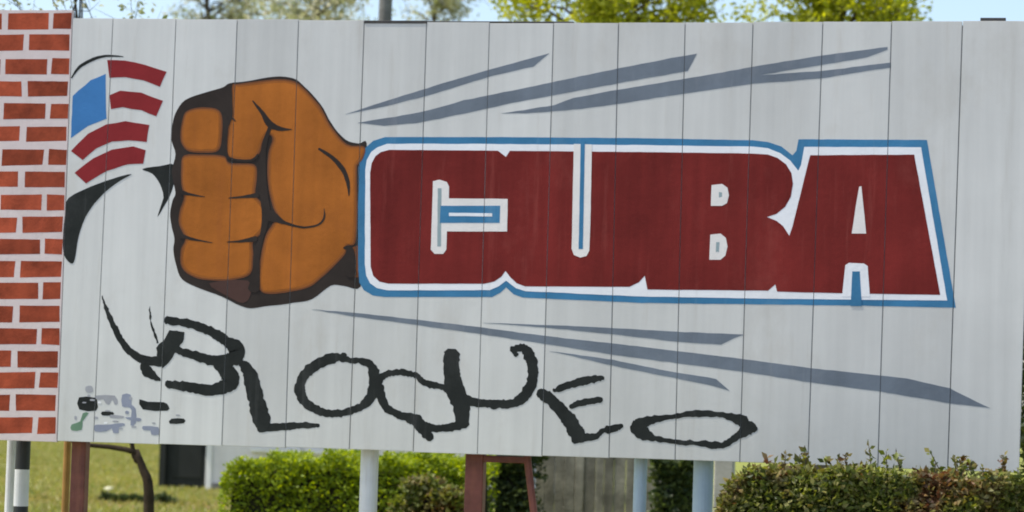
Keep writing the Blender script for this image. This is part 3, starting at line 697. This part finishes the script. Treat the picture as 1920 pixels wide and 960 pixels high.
# shrubs seen through the gaps
def shrub(px0, px1, pytop, Y, m, label, seed, n=3500, leaf=.06, dep=.6, cat='shrub'):
    a, b = at(px0, 900, Y).x, at(px1, 900, Y).x; z = at((px0+px1)/2, pytop, Y).z
    return hedge('shrub', a, b, Y, Y+dep, z, n, leaf, m, label, seed, rough=.12, shoots=4, cat=cat)
shrub(735, 872, 915, 8.6, 'leaf_croton', 'reddish croton shrub at the foot of the clipped hedge', 23, 3500, .06)
shrub(906, 1000, 845, 12.2, 'leaf_dark', 'dull green shrub framed by the brown beam and strut', 25, 5000, .07)
shrub(1222, 1300, 850, 11.5, 'leaf_dark', 'dark shrub filling the gap between the two pale blue posts', 27, 5000, .07)
shrub(190, 322, 940, 24, 'leaf_dark', 'low dark strip of leaves on the lawn in front of the dark door', 33, 2500, .09, .5)  # low strip of dark leaves laid across the lawn
# croton hedge in front of the right end of the board
x0, x1 = at(1352, 900, -.5).x, at(2010, 900, -.5).x; zt_ = at(1600, 889, -.5).z
hedge('croton_hedge', x0, x1, -.85, -.2, zt_, 36000, .036, 'leaf_croton', 'mixed green and brown croton hedge in front of the right end', 29, zlow=.4, rough=.055, shoots=60, topbias=.42,
      profile=([x0, x0+.06, x0+.16, x0+.4, x0+.7, x0+1.1, x1], [-.22, -.08, -.01, .02, .035, .015, .0]))
# tall shrub past the right edge of the board
a = at(1925, 700, 3).x; tree('tall_shrub', (a+.9, 3.2, 0), 3, Vector((a+.62, 3.2, 1.75)), (.85, .7, 1.45), 95, 230, .07, 'leaf_dark', 'dark green tall shrub peeking out past the right edge of the board', 31, trad=.04, clump_r=.25)['category'] = 'shrub'

# rough grass on the lawn beyond the board, where it is seen
r = np.random.default_rng(41); n = 42000
d = r.uniform(18, 75, n); px = r.uniform(-60, 460, n); pos = []
for k in range(n):
    q = at(px[k], 900, d[k]); pos.append((q.x, d[k], 0))
pos = np.array(pos)
h = r.uniform(.03, .10, n); az = r.uniform(0, 6.28, n); w = .012+.02*r.random(n); ln = r.normal(size=(n, 2))*.04
v = np.stack([pos+np.stack([np.cos(az)*w, np.sin(az)*w, 0*w], 1), pos-np.stack([np.cos(az)*w, np.sin(az)*w, 0*w], 1), pos+np.concatenate([ln, h[:, None]], 1)], 1).reshape(-1, 3)
me = bpy.data.meshes.new('grass'); me.from_pydata(v.tolist(), [], (np.arange(n*3).reshape(-1, 3)).tolist())
M['grass'] = leaf_mat('grass_blades', [(.20, .22, .04), (.28, .28, .06), (.34, .29, .11), (.15, .20, .035)], .35)
tag(link('grass', me, M['grass']), 'rough sunlit grass on the lawn beyond the board', 'grass', kind='stuff')

# pale stone on the lawn
q = at(205, 917, 20); k = (q-CAM); k = CAM+k*((CAM.z-.04)/(CAM.z-q.z))
bm = bmesh.new(); bmesh.ops.create_icosphere(bm, subdivisions=3, radius=1)
for v in bm.verts:
    u = 1+.18*noise.noise(v.co*1.7); v.co = Vector((k.x+v.co.x*.085*u, k.y+v.co.y*.08*u, .03+v.co.z*.05*u))
M['stone'] = mat('pale_limestone', (.60, .58, .40), .8, .12, 12, .4, 30, .2)
tag(bm_obj('stone', bm, M['stone'], smooth=True), 'pale stone lying on the lawn right of the rust red post', 'stone')
